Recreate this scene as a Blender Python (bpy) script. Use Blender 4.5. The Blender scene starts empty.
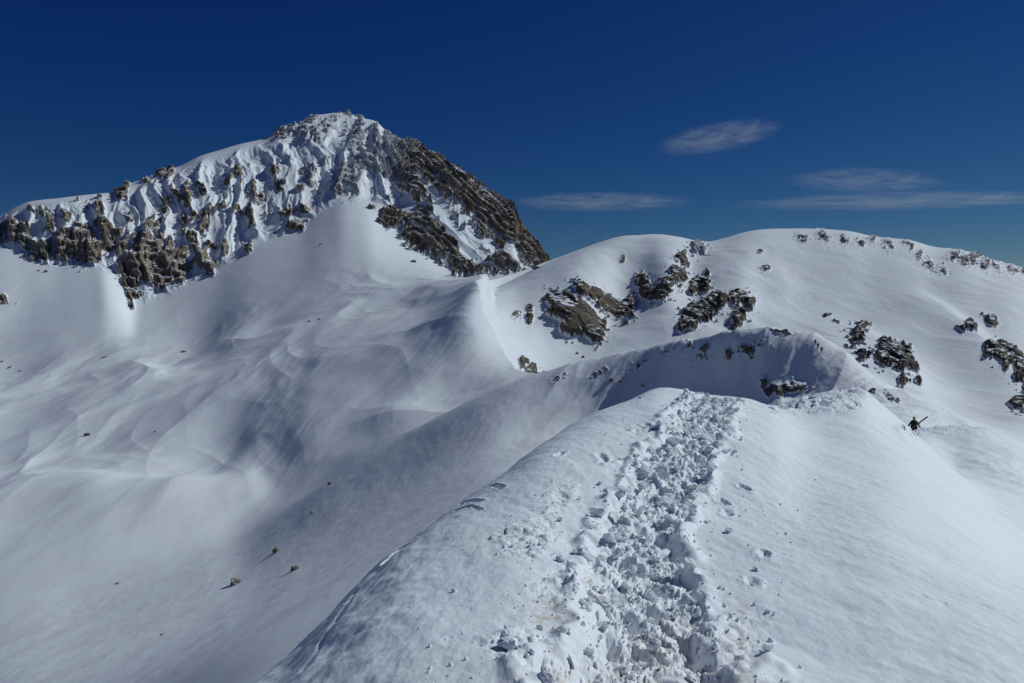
import bpy, bmesh, math, random, time
import numpy as np
from mathutils import Vector, Matrix, Euler

T0 = time.time()
Q = 1.0                      # mesh density
rng = np.random.default_rng(7)
random.seed(7)
scene = bpy.context.scene
COL = scene.collection

# ------------------------------------------------------------------ camera model
F = 788.0
PITCH = math.radians(3.0)
cp, sp = math.cos(PITCH), math.sin(PITCH)
CX, CY = 512.0, 341.5

def e_of(py):
    t = (CY - py) / F
    return (t * cp - sp) / (cp + t * sp)
def u_of(px, e):
    return (px - CX) / F * (cp - e * sp)
def proj(u, e):
    """direction (X/Y, Z/Y) -> pixel"""
    d = cp - e * sp
    return CX + F * u / d, CY - F * (sp + e * cp) / d

# ------------------------------------------------------------------ noise
def _h(ix, iy, seed):
    n = (ix.astype(np.int64) * 374761393 + iy.astype(np.int64) * 668265263 + seed * 974634777) & 0xFFFFFFFF
    n = ((n ^ (n >> 13)) * 1274126177) & 0xFFFFFFFF
    n = ((n ^ (n >> 15)) * 2246822519) & 0xFFFFFFFF
    return ((n ^ (n >> 16)) & 0xFFFFFF).astype(np.float32) / float(0x1000000)

def perlin(x, y, seed=0):
    ix = np.floor(x); iy = np.floor(y)
    fx = (x - ix).astype(np.float32); fy = (y - iy).astype(np.float32)
    ix = ix.astype(np.int64); iy = iy.astype(np.int64)
    def g(dx, dy):
        a = _h(ix + dx, iy + dy, seed) * (2 * np.pi)
        return np.cos(a) * (fx - dx) + np.sin(a) * (fy - dy)
    sx = fx * fx * fx * (fx * (fx * 6 - 15) + 10)
    sy = fy * fy * fy * (fy * (fy * 6 - 15) + 10)
    a = g(0, 0); b = g(1, 0); c = g(0, 1); d = g(1, 1)
    return ((a + (b - a) * sx) * (1 - sy) + (c + (d - c) * sx) * sy) * 1.5

def fbm(x, y, octv=4, seed=0, gain=0.5, lac=2.03):
    r = 0; a = 1.0
    for k in range(octv):
        r = r + a * perlin(x, y, seed + k * 17)
        x = x * lac + 3.1; y = y * lac - 1.7; a *= gain
    return r

def ridged(x, y, octv=4, seed=0, gain=0.5, lac=2.07):
    r = 0; a = 1.0; w = 1.0
    for k in range(octv):
        n = 1 - np.abs(perlin(x, y, seed + k * 13)) * 1.6
        r = r + a * n * w
        w = np.clip(n, 0, 1)
        x = x * lac + 5.3; y = y * lac + 2.1; a *= gain
    return r - 1.0

def worley(x, y, seed=0):
    """F1, F2, random value of nearest cell and the offset to its point"""
    ix = np.floor(x).astype(np.int64); iy = np.floor(y).astype(np.int64)
    f1 = np.full(x.shape, 9.0, np.float32); f2 = f1.copy(); rv = np.zeros_like(f1)
    ox = np.zeros_like(f1); oy = np.zeros_like(f1)
    for dx in (-1, 0, 1):
        for dy in (-1, 0, 1):
            cx = ix + dx; cy = iy + dy
            px = (cx + _h(cx, cy, seed) - x).astype(np.float32)
            py = (cy + _h(cx, cy, seed + 1) - y).astype(np.float32)
            d = np.sqrt(px * px + py * py)
            m = d < f1
            f2 = np.where(m, f1, np.minimum(f2, d))
            rv = np.where(m, _h(cx, cy, seed + 2), rv)
            ox = np.where(m, -px, ox); oy = np.where(m, -py, oy)
            f1 = np.where(m, d, f1)
    return f1, f2, rv, ox, oy

def sstep(a, b, x):
    t = np.clip((x - a) / (b - a), 0, 1)
    return t * t * (3 - 2 * t)

# ------------------------------------------------------------------ land form: rows of surveyed points (px, py, distance)
# third entry: forward distance in metres; a 4-tuple (px, None, dist, height) gives the height itself
K = []
def curve(name, rows_, pts):
    us, es, ys = [], [], []
    for p in pts:
        e = e_of(p[1]) if p[1] is not None else p[3] / p[2]
        us.append(u_of(p[0], e)); es.append(e); ys.append(math.log(p[2]))
    K.append((name, rows_, np.array(us), np.array(es), np.array(ys)))

N = None
curve('start', 0,  [(-150, N, .5, -1.72), (512, N, .5, -1.70), (1180, N, .5, -1.72)])
curve('near', 60, [(-150, N, 2.0, -1.98), (260, N, 2.1, -1.80), (512, N, 2.2, -1.72), (800, N, 2.2, -1.74), (1180, N, 2.2, -1.92)])
curve('flank', 250, [(-150, 900, 2.7), (0, 850, 3.0), (130, 760, 3.6), (260, 705, 4.5), (326, 660, 4.8), (436, 590, 5.4), (541, 560, 6.0),
               (660, 570, 6.4), (760, 560, 6.8), (859, 560, 6.9), (944, 585, 6.5), (1024, 610, 6.2), (1180, 650, 6.0)])
curve('outline', 420, [(-150, 960, 3.2), (0, 880, 3.6), (130, 775, 4.2), (200, 724, 5.0), (260, 681, 5.8), (286, 660, 6.2), (326, 620, 6.8), (370, 576, 7.6), (405, 545, 8.3),
               (436, 519, 9), (471, 493, 9.8), (506, 471, 10.8), (541, 444, 12), (594, 416, 14), (637, 396, 16), (660, 387, 17), (690, 390, 17.5),
               (712, 394, 17.5), (742, 398, 17.5), (769, 406, 17.5), (800, 415, 17.5), (859, 422, 17), (900, 440, 17), (944, 474, 16.5), (985, 512, 16), (1024, 545, 15), (1180, 620, 14)])
curve('hump', 90, [(-150, 1000, 6), (0, 960, 7), (130, 880, 8), (260, 800, 10), (436, 680, 13), (541, 560, 17), (660, 460, 22), (740, 425, 25), (778, 409, 25),
               (791, 405, 25), (821, 394, 25), (840, 390, 25), (859, 387.5, 25), (874, 397, 25), (889, 412, 24.5), (905, 426, 24), (922, 440, 23.5), (944, 461, 23), (965, 482, 22), (990, 503, 21), (1024, 522, 20), (1180, 590, 19)])
curve('dip', 60, [(-150, 960, 14), (0, 900, 17), (260, 800, 20), (541, 620, 28), (660, 500, 32), (780, 450, 34), (859, 425, 34), (922, 450, 33), (953, 474, 32), (990, 480, 32), (1024, 492, 31), (1180, 560, 30)])
curve('patch', 80, [(-150, 900, 28), (0, 860, 32), (260, 790, 36), (541, 640, 42), (660, 530, 45), (780, 460, 48), (859, 440, 50), (905, 434, 51), (922, 428.5, 51), (935, 427.5, 51),
               (953, 426, 51), (970, 426.5, 50), (988, 428.5, 50), (1006, 435, 49), (1024, 444, 48), (1080, 478, 46), (1180, 540, 44)])
curve('saddle', 20, [(-150, 850, 60), (0, 830, 62), (260, 770, 64), (541, 615, 66), (660, 510, 66), (780, 455, 66), (859, 440, 66), (905, 437, 66), (953, 441, 66), (988, 452, 64), (1024, 475, 62), (1180, 590, 58)])
curve('face', 60, [(-150, N, 105, -77), (0, N, 104, -67), (130, N, 102, -56), (240, N, 100, -46), (400, N, 105, -37), (541, N, 110, -29), (640, N, 118, -26), (700, N, 120, -25), (760, N, 118, -23), (800, N, 118, -22),
               (870, N, 118, -19), (914, N, 118, -18), (960, N, 115, -20.5), (1024, N, 110, -27), (1180, N, 100, -40)])
curve('bench', 200, [(-150, 770, 165), (0, 700, 172), (90, 664, 182), (150, 640, 190), (240, 600, 205), (280, 578, 212), (320, 556, 218), (360, 532, 224), (400, 508, 230), (440, 484, 236), (490, 458, 243), (541, 440, 256),
               (600, 424, 264), (650, 416, 262), (700, 410, 250), (740, 407, 234), (774, 403, 224), (800, 398, 221), (830, 396, 214), (850, 393, 208), (878, 398, 196), (900, 404, 186), (930, 414, 176), (958, 428, 168), (985, 444, 160), (1024, 470, 150), (1180, 560, 140)])
curve('spur', 240, [(-150, 700, 225), (0, 640, 240), (90, 610, 256), (150, 586, 270), (200, 564, 285), (240, 546, 298), (280, 518, 310), (320, 489, 318), (360, 462, 321), (400, 438, 321), (440, 416, 318), (490, 391, 311), (520, 379, 308),
               (560, 366, 306), (600, 357, 302), (650, 346, 292), (700, 336.5, 277), (740, 331, 263), (770, 328, 254), (800, 327, 250), (815, 330, 247), (830, 343, 243), (845, 353, 239), (862, 367, 233), (878, 378, 226),
               (900, 389, 218), (930, 403, 208), (958, 418, 200), (985, 432, 194), (1024, 455, 186), (1180, 540, 175)])
curve('hollow', 60, [(-150, 625, 285), (0, 590, 290), (90, 572, 300), (150, 558, 310), (200, 544, 322), (240, 530, 336), (280, 508, 345), (320, 484, 352), (360, 456, 356), (400, 433, 358), (440, 415, 362), (490, 400, 370), (541, 390, 375),
               (600, 382, 370), (700, 366, 355), (760, 358, 345), (800, 355, 335), (830, 368, 325), (850, 374, 315), (878, 388, 300), (900, 394, 290), (930, 403, 275), (958, 417, 265), (985, 430, 255), (1024, 450, 250), (1180, 520, 240)])
curve('rolls', 260, [(-150, 500, 400), (0, 492, 400), (84, 490, 395), (140, 498, 385), (200, 500, 380), (270, 490, 385), (320, 455, 400), (360, 432, 410), (400, 412, 420), (450, 395, 435), (490, 385, 445), (508, 380, 465), (520, 378, 490), (532, 376, 530), (550, 372, 565),
               (610, 358, 590), (680, 348, 600), (740, 350, 580), (800, 350, 550), (850, 364, 480), (890, 387, 440), (914, 395, 420), (958, 411, 385), (990, 424, 360), (1024, 436, 350), (1180, 500, 340)])
curve('lip', 160, [(-150, 455, 560), (0, 450, 550), (100, 443, 530), (200, 440, 500), (300, 408, 490), (400, 375, 490), (450, 350, 500), (480, 338, 522), (500, 336, 560), (520, 337, 610), (550, 338, 645), (610, 334, 665), (680, 320, 660),
               (740, 330, 640), (800, 332, 640), (850, 348, 550), (890, 368, 505), (914, 375, 495), (958, 388, 475), (990, 398, 450), (1024, 405, 430), (1180, 460, 415)])
curve('plateau', 200, [(-150, 412, 760), (0, 408, 740), (100, 398, 700), (200, 388, 650), (300, 366, 610), (400, 340, 580), (450, 318, 580), (468, 305, 585), (478, 297, 610), (493, 300, 650), (505, 303, 680), (520, 305, 705), (550, 306, 705), (575, 310, 690), (595, 318, 700), (620, 312, 760), (645, 298, 770), (668, 290, 740), (690, 296, 760), (712, 305, 700), (740, 308, 690),
               (765, 308, 712), (800, 315, 700), (840, 330, 645), (870, 342, 608), (890, 350, 585), (915, 356, 570), (950, 365, 553), (985, 372, 535), (1010, 376, 520), (1060, 390, 510), (1180, 430, 500)])
curve('shelf', 240, [(-150, 380, 980), (0, 378, 980), (60, 364, 990), (112, 356, 990), (185, 351, 980), (250, 326, 970), (320, 302, 960), (400, 285, 940), (450, 281, 900), (480, 281, 890), (510, 275, 940), (540, 264.5, 980), (570, 253, 1010), (600, 242, 1030), (625, 235.5, 1040), (640, 235, 1045), (655, 234, 1050), (680, 237, 1055), (705, 242, 1070), (725, 238, 1080),
               (745, 232, 1085), (765, 229, 1090), (800, 228.5, 1100), (850, 231, 1090), (870, 236, 1080), (910, 240, 1060), (935, 247, 1030), (960, 249.5, 1000), (990, 259, 970), (1024, 268, 950), (1180, 312, 900)])
curve('foot', 260, [(-150, 262, 1390), (0, 250, 1400), (30, 258, 1380), (60, 268, 1350), (100, 268, 1350), (120, 290, 1300), (135, 307, 1280), (155, 302, 1300), (180, 290, 1340), (215, 272, 1390), (250, 250, 1450), (300, 230, 1510), (325, 212, 1570), (345, 202, 1600),
               (365, 207, 1580), (385, 225, 1520), (400, 238, 1470), (420, 252, 1400), (450, 268, 1330), (500, 274, 1330), (548, 276, 1340), (600, 300, 1340), (800, 310, 1350), (1180, 340, 1300)])
curve('crest', 560, [(-150, 262, 1540), (-60, 236, 1550), (0, 216, 1560), (16, 207, 1570), (30, 201.5, 1580), (60, 198, 1600), (80, 195.5, 1620), (105, 193, 1660), (116, 192, 1680), (122, 187, 1690), (140, 180, 1715), (165, 171, 1760), (180, 166, 1785), (200, 156, 1825),
               (220, 150, 1860), (240, 144, 1895), (262, 139, 1935), (280, 130, 1970), (300, 122.5, 2020), (325, 114, 2080), (337, 113, 2100), (350, 114, 2100), (362, 118, 2090), (375, 121, 2070), (385, 130, 2060), (395, 139, 2050), (402, 142, 2040), (412, 141, 2030), (430, 152, 2010), (445, 161, 1990), (460, 169, 1970), (475, 182, 1950),
               (490, 192, 1920), (503, 205, 1890), (512, 208, 1870), (518, 225, 1850), (530, 240, 1820), (540, 251, 1790), (550, 264, 1760), (600, 310, 1700), (700, 350, 1700), (1180, 380, 1700)])
curve('beyond', 16, [(-150, 330, 3000), (300, 330, 3000), (600, 380, 3000), (1180, 400, 3000)])
curve('end', 8, [(-150, 380, 4500), (300, 380, 4500), (600, 400, 4500), (1180, 410, 4500)])
NAMES = [k[0] for k in K]
NK = len(K)

def pchip1(xk, yk, x):
    xk = np.asarray(xk, float); yk = np.asarray(yk, float)
    h = np.diff(xk); d = np.diff(yk) / h
    m = np.zeros_like(yk)
    for i in range(1, len(xk) - 1):
        if d[i-1] * d[i] > 0:
            w1 = 2*h[i] + h[i-1]; w2 = h[i] + 2*h[i-1]
            m[i] = (w1 + w2) / (w1 / d[i-1] + w2 / d[i])
    m[0] = d[0]; m[-1] = d[-1]
    x = np.clip(x, xk[0], xk[-1])
    i = np.clip(np.searchsorted(xk, x) - 1, 0, len(xk) - 2)
    t = (x - xk[i]) / h[i]
    return (yk[i]*(1+2*t)*(1-t)**2 + m[i]*h[i]*t*(1-t)**2 + yk[i+1]*t*t*(3-2*t) + m[i+1]*h[i]*t*t*(t-1))

# columns: u = X/Y
core = np.linspace(-0.70, 0.70, int(1180 * Q))
side = 0.70 + np.cumsum(np.geomspace(0.0016, 0.03, int(60)))
U = np.concatenate([-side[::-1], core, side])
NC = len(U)
KE = np.zeros((NK, NC)); KL = np.zeros((NK, NC))
for i, (nm, rw, us, es, ys) in enumerate(K):
    KE[i] = pchip1(us, es, U); KL[i] = pchip1(us, ys, U)
# a little smoothing across columns (not for the rocky crest)
def smooth(a, s):
    r = int(3 * s); w = np.exp(-0.5 * (np.arange(-r, r + 1) / s) ** 2); w /= w.sum()
    return np.convolve(np.pad(a, r, mode='edge'), w, mode='valid')
for i, nm in enumerate(NAMES):
    s = {'crest': 1.0, 'foot': 5, 'shelf': 5, 'hump': 6, 'patch': 4, 'outline': 7, 'plateau': 8, 'rolls': 8, 'lip': 8, 'spur': 4}.get(nm, 9) * Q
    KE[i] = smooth(KE[i], s); KL[i] = smooth(KL[i], max(s, 7 * Q))
for i in range(1, NK):
    KL[i] = np.maximum(KL[i], KL[i-1] + 0.02)
# tangents along each column
H = np.diff(KL, axis=0); D = np.diff(KE, axis=0) / H
M = np.zeros_like(KE)
for i in range(1, NK - 1):
    w1 = 2*H[i] + H[i-1]; w2 = H[i] + 2*H[i-1]
    ok = D[i-1] * D[i] > 0
    with np.errstate(divide='ignore', invalid='ignore'):
        mm = (w1 + w2) / (w1 / D[i-1] + w2 / D[i])
    M[i] = np.where(ok, mm, 0)
M[0] = D[0]; M[-1] = D[-1]
for i in range(NK):
    M[i] = smooth(M[i], 9 * Q)

rowsE, rowsL, seg = [], [], []
ROW0 = [0]
for i in range(NK - 1):
    n = max(4, int(K[i+1][1] * Q))
    t = (np.arange(n) / n)[:, None]
    h = H[i][None]
    E = (KE[i]*(1+2*t)*(1-t)**2 + M[i]*h*t*(1-t)**2 + KE[i+1]*t*t*(3-2*t) + M[i+1]*h*t*t*(t-1))
    rowsE.append(E); rowsL.append(KL[i] + t * h); seg += [i + 1] * n
    ROW0.append(len(seg))
rowsE.append(KE[-1:]); rowsL.append(KL[-1:]); seg.append(NK - 1)
E = np.concatenate(rowsE); L = np.concatenate(rowsL); SEG = np.array(seg)
E = E.astype(np.float32); YD = np.exp(L).astype(np.float32)
del rowsE, rowsL, L
NR = len(SEG)
UU = np.broadcast_to(U.astype(np.float32)[None], E.shape)
X = UU * YD
Y = YD.copy()
Z = E * YD
PX, PY = proj(UU, E)
print('grid', E.shape, time.time() - T0)
def rows_of(a, b):
    """row slice of the land between two named survey lines"""
    return slice(ROW0[NAMES.index(a)], ROW0[NAMES.index(b)] + (1 if b == 'end' else 0))

def hit(px, py, a='start', b='end'):
    """first ground point seen at a place of the survey"""
    e = e_of(py); u = u_of(px, e)
    j = int(np.argmin(np.abs(U - u)))
    s = rows_of(a, b)
    col = PY[s, j]
    w = np.nonzero(col <= py)[0]
    i = (w[0] if len(w) else len(col) - 1) + s.start
    return float(X[i, j]), float(Y[i, j]), i, j

# ------------------------------------------------------------------ swells, hollows and small ridges of the open snow
def stroke(sl, pts, width, height, steep=1.0, rng_=('start', 'end')):
    """a rounded rise (or, with a negative height, a gully) along surveyed points; steep < 1 sharpens its left side"""
    P = [hit(x, y, *rng_)[:2] for x, y in pts]
    xs = X[sl]; ys = Y[sl]
    best = np.full(xs.shape, 1e9, np.float32); side_ = np.zeros(xs.shape, np.float32); tt = np.zeros(xs.shape, np.float32)
    L_ = 0; lens = [math.dist(P[k], P[k+1]) for k in range(len(P)-1)]; tot = sum(lens)
    for k in range(len(P) - 1):
        ax, ay = P[k]; bx, by = P[k+1]
        dx, dy = bx - ax, by - ay; l2 = dx*dx + dy*dy + 1e-9
        t = np.clip(((xs-ax)*dx + (ys-ay)*dy) / l2, 0, 1)
        qx = xs - ax - t*dx; qy = ys - ay - t*dy
        d = np.sqrt(qx*qx + qy*qy) - .002 * np.abs(dx*qy - dy*qx) / math.sqrt(l2)
        m = d < best
        best = np.where(m, d, best); side_ = np.where(m, np.sign(dx*qy - dy*qx), side_)
        tt = np.where(m, (L_ + t*lens[k]) / tot, tt)
        L_ += lens[k]
    w = np.where(side_ > 0, width * steep, width)
    g = np.exp(-(best / w) ** 2) * sstep(-0.02, 0.25, tt + 0.0) * sstep(1.02, 0.75, tt)
    Z[sl] += height * g

sv = rows_of('face', 'foot')
#SWELLS#
for (pts, w, h, st) in [
        ([(0, 476), (84, 480), (140, 494), (200, 496), (270, 492)], 34, 6.0, .8),
        ]:
    stroke(sv, pts, w, h, st, ('spur', 'foot'))
for (pts, w, h, st) in [
        ([(905, 285), (930, 305), (962, 330), (995, 360), (1030, 395)], 26, 6.0, .5),
        ([(838, 318), (868, 335), (892, 356), (912, 382), (925, 402)], 20, 4.5, .5),
        ([(905, 330), (935, 362), (965, 395), (985, 425)], 22, -3.5, 1.0),
        ([(760, 250), (775, 275), (790, 300)], 20, 2.5, .8)]:
    stroke(sv, pts, w, h, st, ('hollow', 'foot'))
# broad swells with sharper wind-cut crests: fade in away from the camera
s = rows_of('spur', 'foot')
d = Y[s]
ysp = np.exp(KL[NAMES.index('spur')])[None].astype(np.float32)
amp = sstep(0, 110, d - ysp) * sstep(230, 420, d) * (1 - .85 * sstep(900, 1250, d)) * sstep(540, 440, PX[s])
wv = 30 * fbm(X[s] / 160, Y[s] / 260, 2, 61)
Z[s] += amp * (5.5 * fbm(X[s] / 190 + 3.3, Y[s] / 330, 2, 5) + 2.4 * fbm((X[s] + wv) / 75, Y[s] / 130, 3, 15, .45) + 3.5 * ridged((X[s] + .35 * Y[s] + wv) / 120, (Y[s] + wv * 2) / 330, 2, 9, .35))
Z[s] += amp * (.75 * ridged((X[s] + .5 * Y[s] + wv) / 46, (Y[s] + wv) / 160, 2, 19, .4) + .14 * ridged((X[s] - .4 * Y[s] + wv) / 13, (Y[s] + wv) / 50, 3, 29))
del wv
# the cirque and the big right slope
amp = sstep(330, 520, d) * sstep(480, 600, PX[s]) * sstep(1075, 900, d)
Z[s] += amp * (2.5 - 1.7 * sstep(740, 820, PX[s])) * fbm(X[s] / 90, Y[s] / 120, 3, 21)
Z[s] += sstep(500, 700, PX[s]) * sstep(1100, 900, d) * 0.35 * ridged((X[s] + 18 * perlin(X[s] / 60, Y[s] / 60, 33)) / 38 + Y[s] / 150, Y[s] / 90, 4, 31, .6)
# wind texture of middle distance
s = rows_of('saddle', 'foot')
d = Y[s]
Z[s] += sstep(70, 160, d) * 0.06 * fbm(X[s] / 9 + Y[s] / 60, Y[s] / 22, 3, 41) * sstep(2500, 900, d)

# ------------------------------------------------------------------ rock
ROCK = np.zeros(E.shape, np.float32)
RIME = np.zeros(E.shape, np.float32)

WARP = 3.5
def field(s, items):
    """soft union of ellipses: px, py, rx, ry, tilt in degrees, strength"""
    wpx = WARP * fbm(PX[s] / 9, PY[s] / 9, 3, 55); wpy = WARP * fbm(PX[s] / 9, PY[s] / 9, 3, 56)
    px = PX[s] + wpx; py = PY[s] + wpy; f = np.zeros(px.shape, np.float32)
    for it in items:
        x0, y0, rx, ry = it[:4]; an = math.radians(it[4]) if len(it) > 4 else 0; st = it[5] if len(it) > 5 else 1
        R = 2.2 * max(rx, ry)
        m = np.nonzero((np.abs(px - x0) < R) & (np.abs(py - y0) < R))
        dx = px[m] - x0; dy = py[m] - y0
        a = dx * math.cos(an) + dy * math.sin(an); b = -dx * math.sin(an) + dy * math.cos(an)
        q = np.exp(-0.7 * ((a / rx) ** 2 + (b / ry) ** 2) ** 1.2)
        f[m] = np.maximum(f[m], q * st) if st > 0 else f[m] * (1 + q * st)
    return f

def blur(a, n):
    for _ in range(n):
        p = np.pad(a, 1, mode='edge')
        a = (p[:-2, 1:-1] + p[2:, 1:-1] + 2 * p[1:-1, 1:-1]) / 4
        p = np.pad(a, 1, mode='edge')
        a = (p[1:-1, :-2] + p[1:-1, 2:] + 2 * p[1:-1, 1:-1]) / 4
    return a

def facet(x, y, lx, ly, seed):
    """broken planes: every cell is a tilted flat piece at its own height, about -.7 .. .7"""
    w = worley(x / lx, y / ly, seed)
    a = w[2] * 40
    return (w[2] - .5) * .7 + .9 * (w[3] * np.cos(a) + w[4] * np.sin(a))

def push_out(s, dz, fill, fwd, side_=0.0, I=None, J=None):
    """raise rock out of the slope; snow banks up behind it on the uphill side"""
    yy = Y[s]
    dz = np.maximum(dz, 0)
    out = dz.copy()
    for i in range(1, out.shape[0]):
        out[i] = np.maximum(out[i], out[i-1] - fill * (yy[i] - yy[i-1]))
    # soften sideways where it is only banked snow
    k = np.array([1, 4, 6, 4, 1], np.float32) / 16
    sm = out.copy()
    for _ in range(3):
        sm = sum(k[q] * np.roll(sm, q - 2, axis=1) for q in range(5))
    bank = sstep(0, .6, out - dz)
    out = out * (1 - bank) + sm * bank
    Z[s] += out
    Y[s] -= out * fwd
    X[s] += out * side_

MAIN = [  # the crags of the big mountain
 (3,234,10,14),(13,232,9,12),(24,236,9,12),(42,250,12,10,0,1.15),(53,230,8,9),(64,247,11,17,0,1.2),(81,247,10,18,0,1.2),(95,251,10,12,0,1.15),(87,231,8,7),(102,207,7,8),(84,203,8,4),(68,217,6,6),(43,212,4,7),(30,212,8,3,0,.7),
 (110,234,13,18,0,1.15),(123,192,9,9),(132,216,8,8),(132,272,12,24,0,1.25),(2,300,10,5,25,1.1),
 (150,257,15,26,0,1.35),(134,286,11,20),(162,268,12,20,0,1.25),(180,268,13,14,0,1.2),(207,264,10,12,0,1.2),(207,225,8,13),(212,242,7,9),(166,205,7,12,30),(156,222,8,10,30),(177,196,4,8,-30),(188,196,5,10),(203,193,5,6),
 (185,217,6,13),(194,215,4,5),(180,231,6,6),(192,240,6,6),(145,181,7,5),(167,174,10,6,-20),(131,215,6,8),(226,249,4,8),(227,182,4,7),(239,175,4,8),(254,195,8,8),(243,211,8,7),(250,222,5,6),(248,246,6,6),(237,236,5,6),(223,208,6,3),
 (172,245,8,8,0,.8),(120,245,10,12,0,.8),(200,250,8,8,0,.7),(215,210,6,5,0,.6),
 (260,196,10,9),(280,186,7,7),(265,212,8,7),(287,212,9,8),(251,222,6,6),(307,172,9,9),(306,209,9,5,-20),(315,187,7,6,0,.7),(275,172,8,5,-30),(262,157,3,5),(330,162,5,6),(247,247,6,6),(297,226,12,4,-20),
 (270,228,8,4,-20,.8),(300,190,6,6,0,.7),(293,160,4,4,0,.7),(340,192,8,9,0,.8),(347,180,12,18,-20,.8),(357,162,10,10,0,.8),
 (290,132,14,5,-15,.9),(315,130,17,12,0,1),(347,126,18,12),(360,142,16,16),(379,140,16,17),(374,162,16,14),(389,170,13,18),
 (372,206,4,2),(430,168,26,16,45,1.2),(455,190,26,16,45,1.2),(405,160,14,22,-10,1.1),(405,190,16,18,20,1.05),(395,215,12,14,40,1.05),(480,215,22,18,45,1.2),(495,220,18,20,0,1.2),(510,235,14,20,20,1.2),(530,252,16,12,40,1.15),
 (420,215,20,18,40,1.1),(440,235,22,16,40,1.1),(455,255,20,10,40,1.1),(415,240,16,8,40,.95),(475,245,18,16,40,.95),(500,262,22,9,0,.95),(465,225,16,14,45,1.0),(540,262,9,5,0,1),
 # snow couloirs cut them
 (430,190,22,4,42,-1.1),(424,203,3,6,-30,-.9),(470,228,40,4,60,-1.15),(461,238,38,7,49,-1.15),(400,200,28,6.5,38,-1.1),(468,257,14,4,45,-1),(512,250,5,11,-20,-1),(474,216,4,4,0,-.8),(445,228,16,3.5,45,-1),(490,250,11,4.5,60,-1),(386,187,10,3,40,-.7),(368,178,12,3,55,-.8),
]
s = slice(ROW0[NAMES.index('foot')] - int(150 * Q), ROW0[NAMES.index('crest')] + int(6*Q))
f = field(s, [q if len(q) > 5 else tuple(q) + (0,) * (5 - len(q)) + (.86,) for q in MAIN])
py_foot = proj(U, KE[NAMES.index('foot')])[1][None].astype(np.float32); py_crest = proj(U, KE[NAMES.index('crest')])[1][None].astype(np.float32)
xs, ys = X[s], Y[s]
wx = 22 * fbm(xs / 110, ys / 150, 3, 71)
rightness = sstep(372, 420, PX[s])
# ribs run down the fall line; on the right face they lean
rx = UU[s] * 1900 + wx + rightness * (Y[s] - 1700) * 0.8
inface = sstep(1.5, 16, PY[s] - py_crest) * sstep(-4, 22, py_foot - PY[s])
rib = 1.3 * ridged(rx / 62, ys / 240 + 3, 3, 81, .5)
rib2 = ridged(rx / 17, ys / 55, 4, 91, .65)
nz2 = fbm(rx / 6, ys / 14, 3, 93)
Z[s] += inface * (1 - .5 * rightness) * (8.5 * rib + 2.6 * rib2)
broad = sstep(330, 230, PX[s]) * inface
Fd = np.maximum(f * 1.22, broad * .14) + .34 * rib + (.40 + .12 * rightness) * rib2 + 0.20 * nz2 - 0.74 + .06 * rightness
Fd = np.where(np.maximum(f, broad) > 0.03, Fd, -1)
ROCK[s] = np.clip(Fd * 2 + 0.5, 0, 1)
P = sstep(-0.05, 0.16, Fd)
big_ = sstep(.85, 1.1, f) * (1 - rightness)
dz = P * (3.8 + 6.5 * big_ + 3 * f * rib + (4.5 + 3 * big_) * facet(rx, ys, 30, 80, 101) + rightness * (3 + 9 * facet(rx, ys, 60, 150, 105)) + 3.2 * facet(rx, ys, 10, 22, 111) + 1.8 * facet(rx, ys, 4.5, 9, 121) + .8 * facet(rx, ys, 2, 3.5, 123))
def ledges(z, x, step, w):
    v = (z + .22 * x) / step + w
    k = np.floor(v); t = v - k
    return (k + sstep(.30, .62, t) - v) * step
zz = Z[s] + dz
dz = np.maximum(dz + P * (.45 * ledges(zz, xs * (1 + 3 * rightness), 15, .6 * perlin(xs / 60, ys / 60, 131)) + .45 * ledges(zz, xs * (1 + 3 * rightness), 5.2, .8 * perlin(xs / 25, ys / 25, 133))), 0)
push_out(s, dz, .50, .5, .25 * rightness)
blk = blk2 = 0; nz = 0
s2 = PX[s]
RIME[s] = sstep(272, 292, s2) * sstep(430, 395, s2 + 0.35 * (PY[s] - 120)) * sstep(212, 158, PY[s])
del nz2, rib, rib2, wx, rx, f, Fd, P, xs, ys, rightness, s2
print('main', time.time() - T0)

def crag(items, a, b, A, lam, seed, lo=0.72, tilt=0.0, block=1.0):
    s = rows_of(a, b)
    f = field(s, items)
    f = np.maximum(f, .50 * field(s, [(q[0], q[1], q[2] * 1.7 + 2, q[3] * 1.7 + 2) + tuple(q[4:5]) for q in items if len(q) < 6 or q[5] > 0]))
    I, J = np.nonzero(f > 0.02)
    if len(I) == 0: return
    xs, ys = X[s][I, J], Y[s][I, J]
    ff = f[I, J]
    rx = xs + tilt * ys
    n = 0.7 * ridged(rx / lam, ys / (1.7 * lam), 4, seed, .55) - .2
    n2 = ridged(rx / (lam * .28), ys / (lam * .9), 3, seed + 5, .6)
    Fd = ff * 1.45 + 0.42 * n + 0.34 * n2 - lo - .02
    P = sstep(-0.05, 0.18, Fd)
    dz = P * A * (0.72 + 0.30 * ff + block * .55 * facet(rx, ys, lam * .9, lam * 1.6, seed + 9) + block * .28 * facet(rx, ys, lam * .33, lam * .6, seed + 11) + block * .10 * facet(rx, ys, lam * .13, lam * .22, seed + 13))
    full = np.zeros(f.shape, np.float32); full[I, J] = dz; full = blur(full, 1)
    push_out(s, full, .38, .45)
    R_ = ROCK[s]; R_[I, J] = np.maximum(R_[I, J], np.clip(Fd * 2 + .5, 0, 1))

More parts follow.
